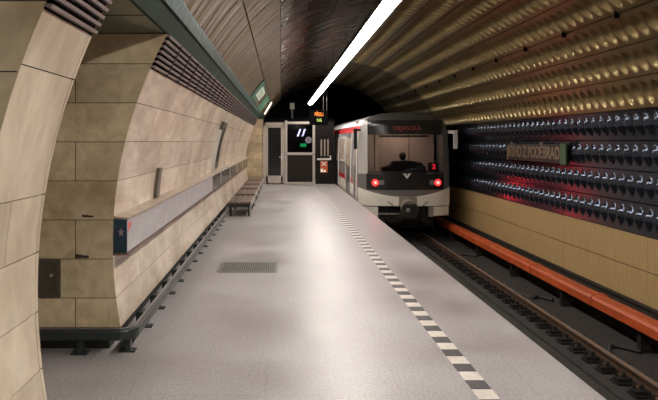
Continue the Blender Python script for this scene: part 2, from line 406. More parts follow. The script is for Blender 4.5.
# ------------------------------------------------------------------ left lining: pylons
ZG1 = 2.60   # grille top / soffit
ZG0 = 2.32   # grille bottom
ZB = .19
XL = -4.4
def tiles(m, fn, us, vs_, nv=1, gap=.0035, tone=None, uvs=None):
    """us: list of joints per row (list of lists), vs_: row boundaries. fn(u, v, off) -> point"""
    pass
class TB:
    """stone tiles with open joints: each tile its own slightly proud face"""
    def __init__(s): s.v = []; s.f = []; s.tone = []; s.uv = []; s.mi = []
    def tile(s, fn, u0, u1, v0, v1, nv=3, g=.003, d=.008, mi=0):
        t = random.random(); o = len(s.v)
        u0 += g; u1 -= g; v0 += g; v1 -= g
        for j in range(nv+1):
            v = v0+(v1-v0)*j/nv
            for u in (u0, u1): s.v.append(fn(u, v, 0)); s.uv.append((u, v))
        ob = len(s.v)
        for j in range(nv+1):
            v = v0+(v1-v0)*j/nv
            for u in (u0, u1): s.v.append(fn(u, v, -d)); s.uv.append((u, v))
        fs = [(o+2*j, o+2*j+1, o+2*j+3, o+2*j+2) for j in range(nv)]
        fs += [(o+2*j, o+2*j+2, ob+2*j+2, ob+2*j) for j in range(nv)]+[(o+2*j+1, ob+2*j+1, ob+2*j+3, o+2*j+3) for j in range(nv)]
        fs += [(o, ob, ob+1, o+1), (o+2*nv, o+2*nv+1, ob+2*nv+1, ob+2*nv)]
        s.f += fs; s.tone += [t]*len(fs); s.mi += [mi]*len(fs)
    def sheet(s, fn, u0, u1, v0, v1, nv, off, mi):
        o = len(s.v)
        for j in range(nv+1):
            v = v0+(v1-v0)*j/nv
            for u in (u0, u1): s.v.append(fn(u, v, off)); s.uv.append((u, v))
        fs = [(o+2*j, o+2*j+1, o+2*j+3, o+2*j+2) for j in range(nv)]
        s.f += fs; s.tone += [.5]*len(fs); s.mi += [mi]*len(fs)
    def build(s, name, mats, parent=None):
        me = bpy.data.meshes.new(name); me.from_pydata(s.v, [], s.f)
        for m_ in mats: me.materials.append(m_)
        me.polygons.foreach_set('material_index', s.mi)
        a = me.attributes.new('tone', 'FLOAT', 'FACE'); a.data.foreach_set('value', s.tone)
        uvl = me.uv_layers.new(name='uv')
        for lp in me.loops: uvl.data[lp.index].uv = s.uv[lp.vertex_index]
        me.update(); o = bpy.data.objects.new(name, me); COL.objects.link(o)
        if parent is not None: o.parent = parent
        return o
def curved(u, z, off):      # u = depth Y, z = height, on the lining circle
    r = R-off; dz = z-CZ
    nx = xwall(z)-CX; L_ = sqrt(nx*nx+dz*dz)
    return (CX+nx/L_*r, u, CZ+dz/L_*r)
ROWS = [ZB]+[.433+.32*k for k in range(6)]+[ZG0]      # .19 .433 .753 ... 2.033 2.32

def pylon(name, ya, yb, near=False):
    tb = TB()
    # platform-facing curved tiles
    rows = ROWS if not near else [ZB, .433, .753, 1.093, 1.42, 2.067, ZG0]
    for i in range(len(rows)-1):
        z0, z1 = rows[i], rows[i+1]
        if near:
            js = [ya, yb-.045] if i != 3 else [ya, ya+.30, yb-.045]
        else:
            js = [ya]; y = ya+(.95 if i % 2 else 1.6)
            while y < yb-.4: js.append(y); y += 1.3
            js.append(yb)
        for a, b in zip(js, js[1:]): tb.tile(curved, a, b, z0, z1, nv=4, mi=0)
        if near: tb.tile(curved, yb-.045, yb, z0, z1, nv=4, mi=0, g=.004)
    tb.sheet(curved, ya+.01, yb-.01, ZB, ZG0, 14, -.009, 1)
    # end faces (facing the passages), cut to the lining curve
    for yf, sg in ((ya, -1), (yb, 1)):
        def face(u, z, off):    # u 0..1 from curve to XL ; true x
            return (u, yf+sg*off, z)
        zr = [ZB]+[.433+.32*k for k in range(7)]+[ZG1]
        for i in range(len(zr)-1):
            z0, z1 = zr[i]+.003, zr[i+1]-.003
            js = [None]
            x = -1.685 if i % 2 == 0 else -2.335
            if near: x -= .25
            while x > XL+.3: js.append(x); x -= 1.3
            js.append(XL)
            for a, b in zip(js, js[1:]):
                t = random.random(); o = len(tb.v); nv = 3
                for j in range(nv+1):
                    z = z0+(z1-z0)*j/nv
                    xa = xwall(z) if a is None else a-.003
                    for xx_ in (xa, b+.003):
                        tb.v.append((xx_, yf+sg*.002, z)); tb.uv.append((xx_, z))
                fs = [(o+2*j, o+2*j+1, o+2*j+3, o+2*j+2) for j in range(nv)]
                if sg > 0: fs = [f[::-1] for f in fs]
                tb.f += fs; tb.tone += [t]*len(fs); tb.mi += [2]*len(fs)
        o = len(tb.v)
        for j in range(13):
            z = ZB+(ZG1-ZB)*j/12
            for xx_ in (xwall(z)-.004, XL): tb.v.append((xx_, yf-sg*.004, z)); tb.uv.append((xx_, z))
        tb.f += [(o+2*j, o+2*j+1, o+2*j+3, o+2*j+2) for j in range(12)]; tb.tone += [.5]*12; tb.mi += [1]*12
    o = tb.build(name, [M['marble_near'] if near else M['marble'], M['joint'], M['marble_end']])
    struct(o)
    # recessed dark plinth and dark core behind the grille
    m = MB(); m.box(XL, xwall(.1)-.13, ya+.06, yb-.06 if near else yb, 0, ZB+.02); m.build('plinth', M['darkwall'], o)
    m = MB(); m.box(XL, -1.35, ya+.05, yb-.05, ZG0-.3, ZG1); m.build('duct', M['black'], o)
    m = MB(); m.box(XL-.05, XL, ya, yb, 0, ZG1); m.build('hall_face', M['hallstone'], o)
    return o
NY0, NY1 = 2.93, 3.69
FY0 = 5.33
pylon('wall_left', NY0, NY1, True)
fp = pylon('wall_left.001', FY0, YEND)
# chipped notches on the stone face of the far pylon
for (x, y, w_, h_) in ((88, 216, 12, 3.2), (82, 256, 14, 5)):
    X = (x-281)/122; Z = CAMZ-(y-141)/122
    n = 9; vs_ = [(X+w_/122*(i/(n-1)-.5), FY0-.004, Z-(h_/122)*.5*(1-.3*random.random())) for i in range(n)]
    vs2 = [(X+w_/122*(i/(n-1)-.5), FY0-.004, Z+(h_/122)*(.1+.5*random.random()*(1-i/n))) for i in range(n)]
    MB().add(vs_+vs2, [(i, i+1, n+i+1, n+i) for i in range(n-1)]).build('chipped_edge', M['joint'], fp)

def grille(ya, yb, label, n=7):
    g = empty('vent_grille', (xwall(2.4), (ya+yb)/2, ZG0))
    tag(g, label, 'grille')
    m = MB()
    zs = [ZG0+.012+(ZG1-ZG0-.03)*i/(n-1) for i in range(n)]
    for i, z in enumerate(zs):
        t = .0085
        pr_ = [(curved(0, z-t, .03)[0], z-t), (curved(0, z-t, .0)[0], z-t*.4), (curved(0, z+t, .0)[0], z+t*1.4), (curved(0, z+t, .03)[0], z+t)]
        m.prism_y(pr_, ya+.01, yb-.01)
    m.build('louvre', M['grille'], g)
    k = max(1, int(round((yb-ya)/.62)))
    for i in range(1, k):
        y = ya+.006+(yb-ya-.012)*i/k
        m = MB()
        a, b, c, d = curved(y, ZG0+.003, .030), curved(y, ZG1-.003, .030), curved(y, ZG1-.003, -.03), curved(y, ZG0+.003, -.03)
        mid = curved(y, (ZG0+ZG1)/2, .031)
        m.prism_y([(a[0], a[2]), (mid[0], mid[2]), (b[0], b[2]), (c[0], c[2]), (d[0], d[2])], y-.011, y+.011)
        m.build('mullion', M['housing'], g)
    return g
def near_posts(a, b): return b-a < 1
grille(NY0, NY1, 'short louvred vent grille at the top of the nearest pylon')
grille(FY0, YEND-.02, 'long louvred vent grille running above the pink marble wall')

# soffit and fascia above the openings, teal strip along the vault foot
m = MB(); m.box(XL-.2, -.955, PLAT_Y0, YEND+1, ZG1+.002, ZG1+.05, 0)
y = 3.86-3*.43*2
while y < YEND:    # soffit joints
    m.box(XL-.2, -.955, y-.004, y+.004, ZG1-.001, ZG1+.01, 1); y += .82
sof = m.build('ceiling.001', [M['green_soffit'], M['joint']]); struct(sof)
m = MB()
p = [curved(0, 2.60, 0), curved(0, 2.735, 0)]
P = [(-.955, 2.602), (p[0][0], 2.602), (p[1][0], 2.735), (p[1][0]-.06, 2.735)]
m.prism_y(P, PLAT_Y0, YEND+1); m.build('fascia', mat('dark_green_fascia', (.025, .05, .03), .65, 0, var=.5, vscale=1.4, spec=.2), sof)
m = MB(); q0 = curved(0, 2.735, .02); q1 = curved(0, 2.83, .02); q2 = curved(0, 2.83, -.05); q3 = curved(0, 2.735, -.05)
m.prism_y([(q[0], q[2]) for q in (q0, q1, q2, q3)], PLAT_Y0, YDARK)
o = m.build('trim_3', M['teal'], bevel=.004); struct(o, 'teal glazed strip along the foot of the vault')
# hall beyond the passages
m = MB(); m.box(-9.2, -9, PLAT_Y0, YDARK, 0, 4.5); m.box(-9.2, XL-.1, PLAT_Y0, YDARK, 4.5, 4.7); m.box(XL-.2, XL-.1, PLAT_Y0, YDARK, ZG1, 4.5)
o = m.build('wall_hall', M['hallstone']); struct(o)
hl = empty('hall_fill_lamp', (-6.2, 5, 4.2)); tag(hl, 'unseen long warm fill lamp added in the hall beyond the passages', 'lamp')  # unseen fixture, added to brighten the soffit and pylon end faces
MB().box(-6.4, -6.0, -4, 14, 4.36, 4.49).build('fill_housing', M['housing'], hl)
MB().box(-6.36, -6.04, -4, 14, 4.34, 4.36).build('fill_diffuser', mat('hall_fill_diffuser', (.9, .9, .9), .5, emit=(1, .85, .65), es=14), hl)
#lg = bpy.data.lights.new('hall_fill_light', 'AREA'); lg.energy = HALL_W; lg.color = (1, .82, .6); lg.shape = 'RECTANGLE'; lg.size = .3; lg.size_y = 8

# ------------------------------------------------------------------ ceiling strip light
LX, LZ = 1.33, CAMZ+1.70
LY0, LY1 = -6.0, 29.6
sl = empty('strip_light', (LX, 10, LZ)); tag(sl, 'long continuous white fluorescent strip light hanging under the vault above the platform', 'light')
m = MB(); m.prism_y([(LX-.108, LZ-.022), (LX-.116, LZ-.022), (LX-.116, LZ+.05), (LX-.06, LZ+.15), (LX+.06, LZ+.15), (LX+.116, LZ+.05), (LX+.116, LZ-.022), (LX+.108, LZ-.022), (LX+.1, LZ+.033), (LX-.1, LZ+.033)], LY0, LY1)
m.build('housing', M['housing'], sl)
y = LY0; nd = 0
while y < LY1-.5:
    y2 = min(y+1.55, LY1)
    m = MB(); m.prism_y([(LX-.088, LZ+.03), (LX-.088, LZ-.02), (LX-.06, LZ-.045), (LX+.06, LZ-.045), (LX+.088, LZ-.02), (LX+.088, LZ+.03)], y+.012, y2-.012)
    m.build('diffuser', M['diffuser'], sl); y += 1.55
y = LY0+.8
while y < LY1:
    zt = CZ+sqrt(R*R-(LX-CX)**2)
    MB().cyl((LX, y, LZ+.14), (LX, y, zt), .004, n=8).build('hanger_rod', M['housing'], sl); y += 3.1

# ------------------------------------------------------------------ bumper rails
def bumper(path, posts, label):
    e = empty('bumper_rail', (path[0][0], path[0][1], 0)); tag(e, label, 'rail')
    m = MB(); m.sweep(path, [(-.022, .0), (-.022, .075), (-.012, .085), (.025, .085), (.034, .07), (.034, .012), (.025, 0)])
    m.build('rail_beam', M['rubber'], e, bevel=.004)
    m = MB(); m.sweep(path, [(-.014, .085), (-.014, .092), (.012, .092), (.012, .085)]); m.build('wear_strip', M['railtop'], e)
    for (x, y, dx, dy) in posts:
        m = MB(); m.box(x-.02, x+.02, y-.03, y+.03, .0, .115); m.box(x-.07, x+.06, y-.045, y+.045, 0, .014)
        m.cyl((x+.04, y, .014), (x+.04, y, .024), .008, n=6)
        if dx: m.box(x+min(0, dx), x+max(0, dx), y-.07, y+.07, .03, .15)
        m.build('post', M['rubber'], e)
    return e
RX = -1.20
def arc_corner(x, y, r, a0, a1, z, n=8): return [(x+r*cos(radians(a0+(a1-a0)*i/n)), y+r*sin(radians(a0+(a1-a0)*i/n)), z) for i in range(n+1)]
Z0 = .115
path = [(XL+.05, FY0-.085, Z0)]+arc_corner(RX-.12, FY0+.035, .12, -90, 0, Z0)+[(RX, 14.45, Z0)]
# profile side points outwards: to the camera on the front run, to the platform on the side run
posts = [(-1.62, FY0-.07, 0, 0), (-2.6, FY0-.07, 0, 0), (-3.7, FY0-.07, 0, 0), (RX-.05, FY0+.0, 0, 0)]
y = FY0+.70
while y < 14.3: posts.append((RX-.05, y, -.08, 0)); y += .65
bumper(path, posts, 'dark bumper rail on short posts wrapping the corner of the pink marble wall')
path = [(XL+.05, NY0-.085, Z0)]+arc_corner(RX-.12, NY0+.035, .12, -90, 0, Z0)+arc_corner(RX-.12, NY1-.035, .12, 0, 90, Z0)+[(XL+.05, NY1+.085, Z0)]
bumper(path, [(-1.7, NY0-.07, 0, 0), (-1.7, NY1+.07, 0, 0), (-3, NY1+.07, 0, 0), (-3, NY0-.07, 0, 0), (RX, 3.3, 0, 0)], 'dark bumper rail around the foot of the nearest pylon')

# ------------------------------------------------------------------ service box in the stone face
sb = empty('service_hatch', (-1.9, FY0, .9)); tag(sb, 'small dark metal service hatch with a round lock in the stone pylon face', 'hatch')
def px(x, y, sc=122): return ((x-281)/sc, CAMZ-(y-141)/sc)
hx1, hz1 = px(61, 259); hx0, hz0 = px(20, 297)
m = MB(); fr = .025
m.box(hx0, hx1, FY0-.018, FY0, hz0, hz0+fr); m.box(hx0, hx1, FY0-.018, FY0, hz1-fr, hz1); m.box(hx1-fr*1.4, hx1, FY0-.018, FY0, hz0+fr, hz1-fr); m.box(hx0, hx0+fr, FY0-.018, FY0, hz0+fr, hz1-fr)
m.build('frame', M['boxdoor'], sb, bevel=.003)
m = MB(); m.box(hx0+fr+.004, hx1-fr*1.4-.004, FY0-.012, FY0+.01, hz0+fr+.004, hz1-fr-.004); m.build('door', mat('hatch_door_grey', (.10, .09, .07), .35, .3, var=.4, vscale=5), sb, bevel=.003)
lx, lz = px(52, 275); m = MB(); m.cyl((lx, FY0-.012, lz), (lx, FY0-.026, lz), .014, .012); m.build('lock', M['palemetal'], sb)

# ------------------------------------------------------------------ information band on the wall
BZ1, BZ0 = CAMZ-.635, CAMZ-.925
BX = -1.262
ib = empty('information_band', (BX, FY0, BZ0)); tag(ib, 'long grey information band boxed out from the marble wall with blue end panel', 'information panel')
def band(ya, yb, ma, nm): MB().box(BX-.012, BX, ya, yb, BZ0+.012, BZ1-.012).build(nm, ma, ib)
m = MB(); m.prism_y([(xwall(BZ0)-.0, BZ0), (BX-.012, BZ0), (BX-.012, BZ1), (xwall(BZ1), BZ1)], FY0+.012, 24.6); m.build('casing', M['housing'], ib)
y = FY0+.01
while y < 12: band(y, y+1.66, M['greysteel'], 'grey_panel'); y += 1.67
for a, b in ((12.03, 13.6), (13.75, 16.0), (16.15, 18.6), (18.75, 21.2), (21.35, 24.5)): band(a, b, M['bandglass'], 'dark_glass_panel')
for yy in (13.62, 16.02, 18.62, 21.22): MB().box(BX-.012, BX+.004, yy, yy+.12, BZ0+.012, BZ1-.012).build('divider', M['palemetal'], ib)
m = MB(); m.prism_y([(xwall(BZ1+.018), BZ1+.018), (xwall(BZ1), BZ1), (BX+.012, BZ1-.012), (BX+.012, BZ1+.004)], FY0, 24.6); m.build('top_ledge', M['beige'], ib)
m = MB(); m.box(xwall(BZ0)+.0, BX+.006, FY0, 24.6, BZ0-.014, BZ0+.004); m.build('lower_edge', M['rededge'], ib)
m = MB(); m.box(xwall(.9)+.008, BX-.002, FY0-.002, FY0+.012, BZ0+.012, BZ1-.010); cap = m.build('end_panel', M['bluecap'], ib)
m = MB(); cxx, czz = -1.31, (BZ0+BZ1)/2+.03
st = []
for i in range(10):
    rr = .042 if i % 2 == 0 else .018; a = pi/2+i*pi/5; st.append((cxx+rr*.7*cos(a), FY0-.004, czz+rr*sin(a)))
m.add(st, [tuple(range(10))]); m.build('star_print', M['pinkmark'], cap)
m = MB(); m.add([(BX+.001, FY0+.03, BZ1-.03), (BX+.001, FY0+.16, BZ1-.05), (BX+.001, FY0+.12, BZ1-.09), (BX+.001, FY0+.035, BZ1-.12)], [(0, 1, 2, 3)]); m.build('red_sticker', mat('red_print', (.65, .12, .12), .5), ib)

# vertical metal strip above the band, and the curved service panel
def wallstrip(y, dy, z0, z1, off, n=6):
    m = MB(); v = []
    for j in range(n+1):
        z = z0+(z1-z0)*j/n
        for (yy, of) in ((y, -.01), (y, off), (y+dy, off), (y+dy, -.01)): v.append(curved(yy, z, of))
    fs = [(4*j+i, 4*j+(i+1) % 4, 4*j+4+(i+1) % 4, 4*j+4+i) for j in range(n) for i in range(4)]+[(0, 1, 2, 3), (4*n, 4*n+1, 4*n+2, 4*n+3)]
    return m.add(v, fs)
o = wallstrip(6.98, .17, BZ1+.026, 1.43, .035).build('cable_cover', M['boxdoor'], bevel=.004, base=(-1.3, 7, 1.1)); tag(o, 'short dark upright metal cover on the marble wall above the grey band', 'cover')
sp = empty('wall_display', (-1.3, 13, 1.1)); tag(sp, 'tall narrow dark display panel with a pale rim on the curved marble wall', 'panel')
wallstrip(12.75, .85, 1.17, 2.11, .05).build('casing', M['boxdoor'], sp, bevel=.004)
wallstrip(12.68, .07, 1.15, 1.95, .065).build('rim', M['white'], sp)
wallstrip(12.95, .5, 1.3, 2.0, .058).build('screen', M['darkglass'], sp)

# ------------------------------------------------------------------ benches
def bench(y0, y1):
    e = empty('bench', (-.92, (y0+y1)/2, 0)); w0, w1, zt = -1.21, -.68, .335
    for i in range(4):
        a = w0+(w1-w0)*i/4
        MB().box(a+.008, a+(w1-w0)/4-.008, y0, y1, zt-.035, zt).build('seat_slat', M['wood'], e, bevel=.006)
    m = MB(); m.box(w0+.02, w1-.03, y0+.02, y1-.02, zt-.13, zt-.036); m.build('apron', M['benchdark'], e)
    for yy in (y0+.12, y1-.18):
        for xx_ in (w0+.03, w1-.08):
            MB().box(xx_, xx_+.05, yy, yy+.06, 0, zt-.12).build('leg', M['benchdark'], e)
    m = MB(); m.box(w1-.012, w1+.012, y0-.01, y1+.01, zt-.10, zt-.004); m.build('edge_rail', M['palemetal'], e)
    m = MB(); m.box(w1-.03, w1+.01, y0, y0+.04, 0, zt-.1); m.build('leg', M['palemetal'], e)
    return e
bys = [(14.75, 16.55), (17.05, 18.65), (19.1, 20.65), (21.1, 22.65), (23.1, 24.9)]
bl = ['nearest slatted brown bench beside the bumper rail end, against the marble wall', 'second slatted brown bench from the camera along the marble wall',
      'middle one of the five slatted brown benches along the marble wall', 'slatted brown bench second from the far door', 'farthest slatted brown bench, right beside the white framed door']
b0 = bench(*bys[0])
def dup(root, dy):
    r = root.copy(); COL.objects.link(r); r.location.y += dy
    for ch in list(root.children):
        c = ch.copy(); COL.objects.link(c); c.parent = r
    return r
blist = [b0]
for a, b in bys[1:]: blist.append(dup(b0, (a+b)/2-(bys[0][0]+bys[0][1])/2)); blist[-1].scale.y = (b-a)/1.8
for o, lb in zip(blist, bl): tag(o, lb, 'bench', 'benches along the marble wall')

# ------------------------------------------------------------------ floor grate
gr = empty('floor_grate', (-.44, 8.85, 0)); tag(gr, 'rectangular metal ventilation grate set into the platform floor', 'grate')
gx0, gx1, gy0, gy1 = -.79, -.08, 8.53, 9.17
m = MB(); m.box(gx0-.03, gx1+.03, gy0-.03, gy0, 0, .006); m.box(gx0-.03, gx1+.03, gy1, gy1+.03, 0, .006); m.box(gx0-.06, gx0, gy0, gy1, 0, .006); m.box(gx1, gx1+.03, gy0, gy1, 0, .006)
m.build('frame', M['steel'], gr)
m = MB(); m.box(gx0, gx1, gy0, gy1, 0, .001); m.build('dark_pit', M['black'], gr)
m = MB()
for i in range(24):
    x = gx0+(gx1-gx0)*(i+.5)/24; m.box(x-.009, x+.009, gy0, gy1, .001, .006)
for i in range(12):
    y = gy0+(gy1-gy0)*(i+.5)/12; m.box(gx0, gx1, y-.008, y+.008, .001, .0055)
m.build('grate_bars', M['grate'], gr)

# ------------------------------------------------------------------ end partition
S = 25.0
def ex(x): return (x-281)/S
def ez(y): return CAMZ-(y-141)/S
tb = TB()
def fe(u, z, off): return (u, YEND-off, z)
for i in range(8):
    z0 = i*.325; z1 = z0+.325
    for a, b in ((-2.2, -1.15) if i % 2 else (-2.2, -1.4), (-1.15, -.70) if i % 2 else (-1.4, -.70)): tb.tile(fe, a, b, z0, min(z1, ZG1), nv=1, mi=0)
tb.sheet(fe, -2.2, -.70, 0, 2.6, 1, -.01, 1)
we = tb.build('wall_end', [M['marble_end'], M['joint']]); struct(we)
MB().box(-2.2, 2.16, YEND+.02, YEND+.06, 2.50, 2.62).build('lintel', M['black'], we)
MB().box(-2.2, -.72, YEND+.012, YEND+.1, 0, 2.6).build('backing', M['darkwall'], we)
# door
dr = empty('door_1', (ex(274), YEND, 0)); struct(dr, 'white framed door with dark glass')
x0, x1, zt = ex(263), ex(284.5), ez(122.5)
m = MB(); m.box(x0, x0+.12, YEND-.03, YEND+.06, 0, zt); m.box(x1-.06, x1, YEND-.03, YEND+.06, 0, zt); m.box(x0, x1, YEND-.03, YEND+.06, zt-.12, zt); m.build('door_frame', M['doorframe'], dr, bevel=.006)
a0, a1 = x0+.13, x1-.07
m = MB(); m.box(a0, a0+.07, YEND-.02, YEND+.03, .03, zt-.13); m.box(a1-.07, a1, YEND-.02, YEND+.03, .03, zt-.13); m.box(a0, a1, YEND-.02, YEND+.03, zt-.2, zt-.13); m.box(a0, a1, YEND-.02, YEND+.03, .03, .33)
m.build('door_leaf', M['doorframe'], dr, bevel=.006)
MB().box(a0+.07, a1-.07, YEND, YEND+.01, .33, zt-.2).build('door_glass', M['darkglass'], dr)
m = MB(); m.box(a1-.055, a1-.02, YEND-.03, YEND-.02, ez(161), ez(153)); m.cyl((a1-.04, YEND-.03, ez(157)), (a1-.04, YEND-.07, ez(157)), .012, n=8); m.cyl((a1-.04, YEND-.065, ez(157)), (a1-.14, YEND-.065, ez(157)), .012, n=8); m.build('door_handle', M['white'], dr)
# glazed screen
wn = empty('window_1', (ex(299), YEND, 0)); struct(wn, 'white framed glazed screen over a brown panel')
x0, x1 = ex(285), ex(315)
m = MB(); m.box(x0, x0+.09, YEND-.04, YEND+.05, 0, ez(120.5)); m.box(x1-.1, x1, YEND-.04, YEND+.05, 0, ez(121.5)); m.box(x0, x1, YEND-.035, YEND+.05, ez(124), ez(121.7)); m.box(x0, x1, YEND-.04, YEND+.05, ez(155), ez(152.5)); m.box(x0, x1, YEND-.03, YEND+.05, 0, .08)
m.build('window_frame', M['doorframe'], wn, bevel=.006)
MB().box(x0+.09, x1-.1, YEND, YEND+.02, .08, ez(155)).build('lower_panel', M['brownpanel'], wn)
MB().box(x0+.09, x1-.1, YEND+.01, YEND+.018, ez(152.5), ez(124)).build('window_pane', M['doorglass'], wn)
# room behind the screen
m = MB(); m.box(-1, 2.1, YEND+2.4, YEND+2.5, 0, 2.55); m.box(2.05, 2.1, YEND+.1, YEND+2.5, 0, 2.5); m.box(-1, 2.1, YEND+.06, YEND+2.5, 2.5, 2.55)
o = m.build('wall_lobby', mat('lobby_wall', (.10, .075, .06), .7, var=.4, vscale=2)); struct(o)
for i in range(2):  # two emissive bars imitate a bright reflection in the screen
    m = MB(); xx_ = ex(298.3+4.6*i)*1.04
    z0, z1 = ez(136.2), ez(128.6); m.prism_y([(xx_-.06, z0), (xx_+.01, z0), (xx_+.12, z1), (xx_+.05, z1)], YEND+1.0, YEND+1.05)
    o = m.build('lobby_reflection', M['bluereflection'], base=(xx_, YEND+1, 2)); tag(o, ('left' if i == 0 else 'right')+' one of the two cool white slanted glowing bars standing for a reflection in the end glass', 'lamp', 'glowing reflections behind the glass')
    MB().cyl((xx_+.08, YEND+1.02, z1), (xx_+.08, YEND+1.02, 2.5), .008, n=6).build('rod', M['housing'], o)
es = MB().box(ex(300.6), ex(306.8), YEND+.5, YEND+.55, ez(146.9), ez(143.6)).build('exit_sign', M['exitgreen'], base=(ex(303), YEND+.5, 1.5)); tag(es, 'small glowing green exit sign behind the end glass', 'sign')
MB().box(ex(303)-.01, ex(303)+.01, YEND+.52, YEND+.54, ez(143.6), 2.5).build('hanger', M['housing'], es)
xx_, zz_ = ex(308.9), ez(140)
rs = MB().cyl((xx_, YEND+.35, zz_), (xx_, YEND+.38, zz_), .13, n=24).build('round_sign', M['palelit'], base=(xx_, YEND+.36, zz_)); tag(rs, 'pale round sign hanging behind the end glass', 'sign')
MB().box(xx_-.01, xx_+.01, YEND+.36, YEND+.37, zz_+.13, 2.5).build('hanger', M['housing'], rs)
MB().box(xx_-.035, xx_-.01, YEND+.345, YEND+.35, zz_-.07, zz_+.07).build('mark', M['cabdark'], rs)
MB().box(xx_+.015, xx_+.04, YEND+.345, YEND+.35, zz_-.07, zz_+.07).build('mark', M['cabdark'], rs)
# gate at the platform end
gt = empty('platform_gate', (1.75, YEND, 0)); tag(gt, 'dark steel gate with four upright slots closing off the platform end beside the train', 'gate')
m = MB(); x0, x1 = ex(315.5), EDGE-.04
m.box(x0, x1, YEND, YEND+.04, 0, ez(160)); m.box(x0, x1, YEND, YEND+.04, ez(137), 2.5)
sx = [x0, ex(320.6), ex(322.0), ex(324.0), ex(325.4), ex(327.3), ex(328.7), x1]
for i in range(0, 8, 2): m.box(sx[i], sx[i+1], YEND, YEND+.04, ez(160), ez(137))
m.build('gate_leaf', mat('gate_black', (.009, .007, .006), .7, spec=.2), gt)
for i in (1, 3, 5): MB().box(sx[i], sx[i+1], YEND+.01, YEND+.03, ez(156), ez(139.5)).build('pale_slot', M['beige'], gt)
MB().box(ex(317), ex(331), YEND-.09, YEND, ez(160), ez(158.3)).build('shelf', M['white'], gt)
MB().box(ex(331)-.05, ex(331), YEND-.05, YEND, ez(160), ez(155.5)).build('shelf_end', M['white'], gt)
nt = empty('notice', (ex(324), YEND-.01, ez(167))); tag(nt, 'orange and white no entry notice hung on the dark platform end gate', 'sign')
x0, x1, z0, z1 = ex(320.3), ex(327.6), ez(172.5), ez(161)
MB().box(x0, x1, YEND-.012, YEND-.001, z0, z1).build('notice_board', M['safety'], nt)
zc = z1-.2*(z1-z0)-.02; xm = (x0+x1)/2
m = MB()
for s_ in (1, -1):
    m.add([(xm-.1*s_-.02, YEND-.014, zc-.08), (xm-.1*s_+.02, YEND-.014, zc-.08), (xm+.1*s_+.02, YEND-.014, zc+.08), (xm+.1*s_-.02, YEND-.014, zc+.08)], [(0, 1, 2, 3)])
m.build('cross', M['signwhite'], nt)
m = MB(); m.box(x0+.015, x0+.11, YEND-.0145, YEND-.013, z0+.02, z0+.15); m.box(x0+.13, x0+.22, YEND-.0145, YEND-.013, z0+.02, z0+.10); m.build('text_block', M['signwhite'], nt)
# small grey box high on the dark wall
o = MB().box(ex(290), ex(294.5), YEND-.02, YEND+.1, ez(109), ez(103)).build('loudspeaker', mat('grey_box', (.14, .14, .12), .6), base=(ex(292), YEND, ez(106))); tag(o, 'small grey box mounted high on the dark wall above the door', 'loudspeaker')
MB().box(ex(291.5), ex(293), YEND+.04, YEND+.05, 2.6, ez(109)).build('bracket', M['housing'], o)

# ------------------------------------------------------------------ departure display
pd = empty('departure_display', (1.35, 24, 2.5)); tag(pd, 'small black departure display with orange and green lights above the platform end', 'display')
s24 = 650/24
X0, X1, Z1_, Z0_ = (309.5-281)/s24, (328-281)/s24, CAMZ+(141-110.5)/s24, CAMZ-(125-141)/s24
MB().box(X0, X1, 24, 24.2, Z0_, Z1_).build('case', M['black'], pd, bevel=.01)
for xr in (X1-.16, X1-.04): MB().cyl((xr, 24.1, Z1_), (xr, 24.1, CZ+sqrt(R*R-(xr-CX)**2)), .012, n=6).build('hanger', M['housing'], pd)
text_mesh('orange_text', 'PŘESU', .19, ((319-281)/s24, 23.995, CAMZ-(114.6-141)/s24), (pi/2, 0, 0), M['orangeled'], pd, depth=.002, sx=.62)
text_mesh('green_text', '0:45', .17, ((319.3-281)/s24, 23.995, CAMZ-(120.4-141)/s24), (pi/2, 0, 0), M['greenled'], pd, depth=.002, sx=.62)

# ------------------------------------------------------------------ green ceiling sign and lamp tube
def slope(a, y, r=R-.03): x, z = ring(a, r); return (x, y, z)
gs = empty('ceiling_sign', slope(141.5, 20)); tag(gs, 'green sign with a white square mounted under the sloping left vault', 'sign')
def patch(y0, y1, a0, a1, name, ma, r0=R-.03, th=.02, n=4):
    m = MB(); v = []
    for j in range(n+1):
        a = a0+(a1-a0)*j/n
        for yy in (y0, y1): v.append(slope(a, yy, r0))
    for j in range(n+1):
        a = a0+(a1-a0)*j/n
        for yy in (y0, y1): v.append(slope(a, yy, r0+th))
    k = 2*(n+1); fs = [(2*j, 2*j+1, 2*j+3, 2*j+2) for j in range(n)]+[(k+2*j, k+2*j+2, k+2*j+3, k+2*j+1) for j in range(n)]
    fs += [(2*j, 2*j+2, k+2*j+2, k+2*j) for j in range(n)]+[(2*j+1, k+2*j+1, k+2*j+3, 2*j+3) for j in range(n)]+[(0, k, k+1, 1), (2*n, 2*n+1, k+2*n+1, k+2*n)]
    return m.add(v, fs).build(name, ma, gs)
patch(16.3, 19.0, 137.3, 146.2, 'upper_green_band', M['greenband'])
patch(21.2, 24.4, 137.3, 146.2, 'lower_green_band', M['greensign'])
patch(19.0, 21.2, 137.3, 146.2, 'brown_centre', M['vault'])
sq = patch(17.3, 19.6, 139.0, 143.8, 'white_square', M['signwhite'], R-.045)
for i in range(4): patch(17.5+.5*i, 17.72+.5*i, 139.4, 143.4, 'text_line', M['greensign'], R-.047, .002)
a = slope(145.6, 25.3, R-.16); b = slope(138.2, 24.0, R-.16)
lt = MB().cyl(a, b, .03, n=10).build('tube_lamp', M['tube'], base=a, smooth=True); tag(lt, 'slender warm white tube lamp just below the green ceiling sign', 'lamp')
MB().cyl(Vector(a)*.8+Vector(b)*.2, slope(144.5, 25.1, R), .012, n=6).build('bracket', M['housing'], lt)
MB().cyl(Vector(a)*.2+Vector(b)*.8, slope(139.7, 24.3, R), .012, n=6).build('bracket', M['housing'], lt)

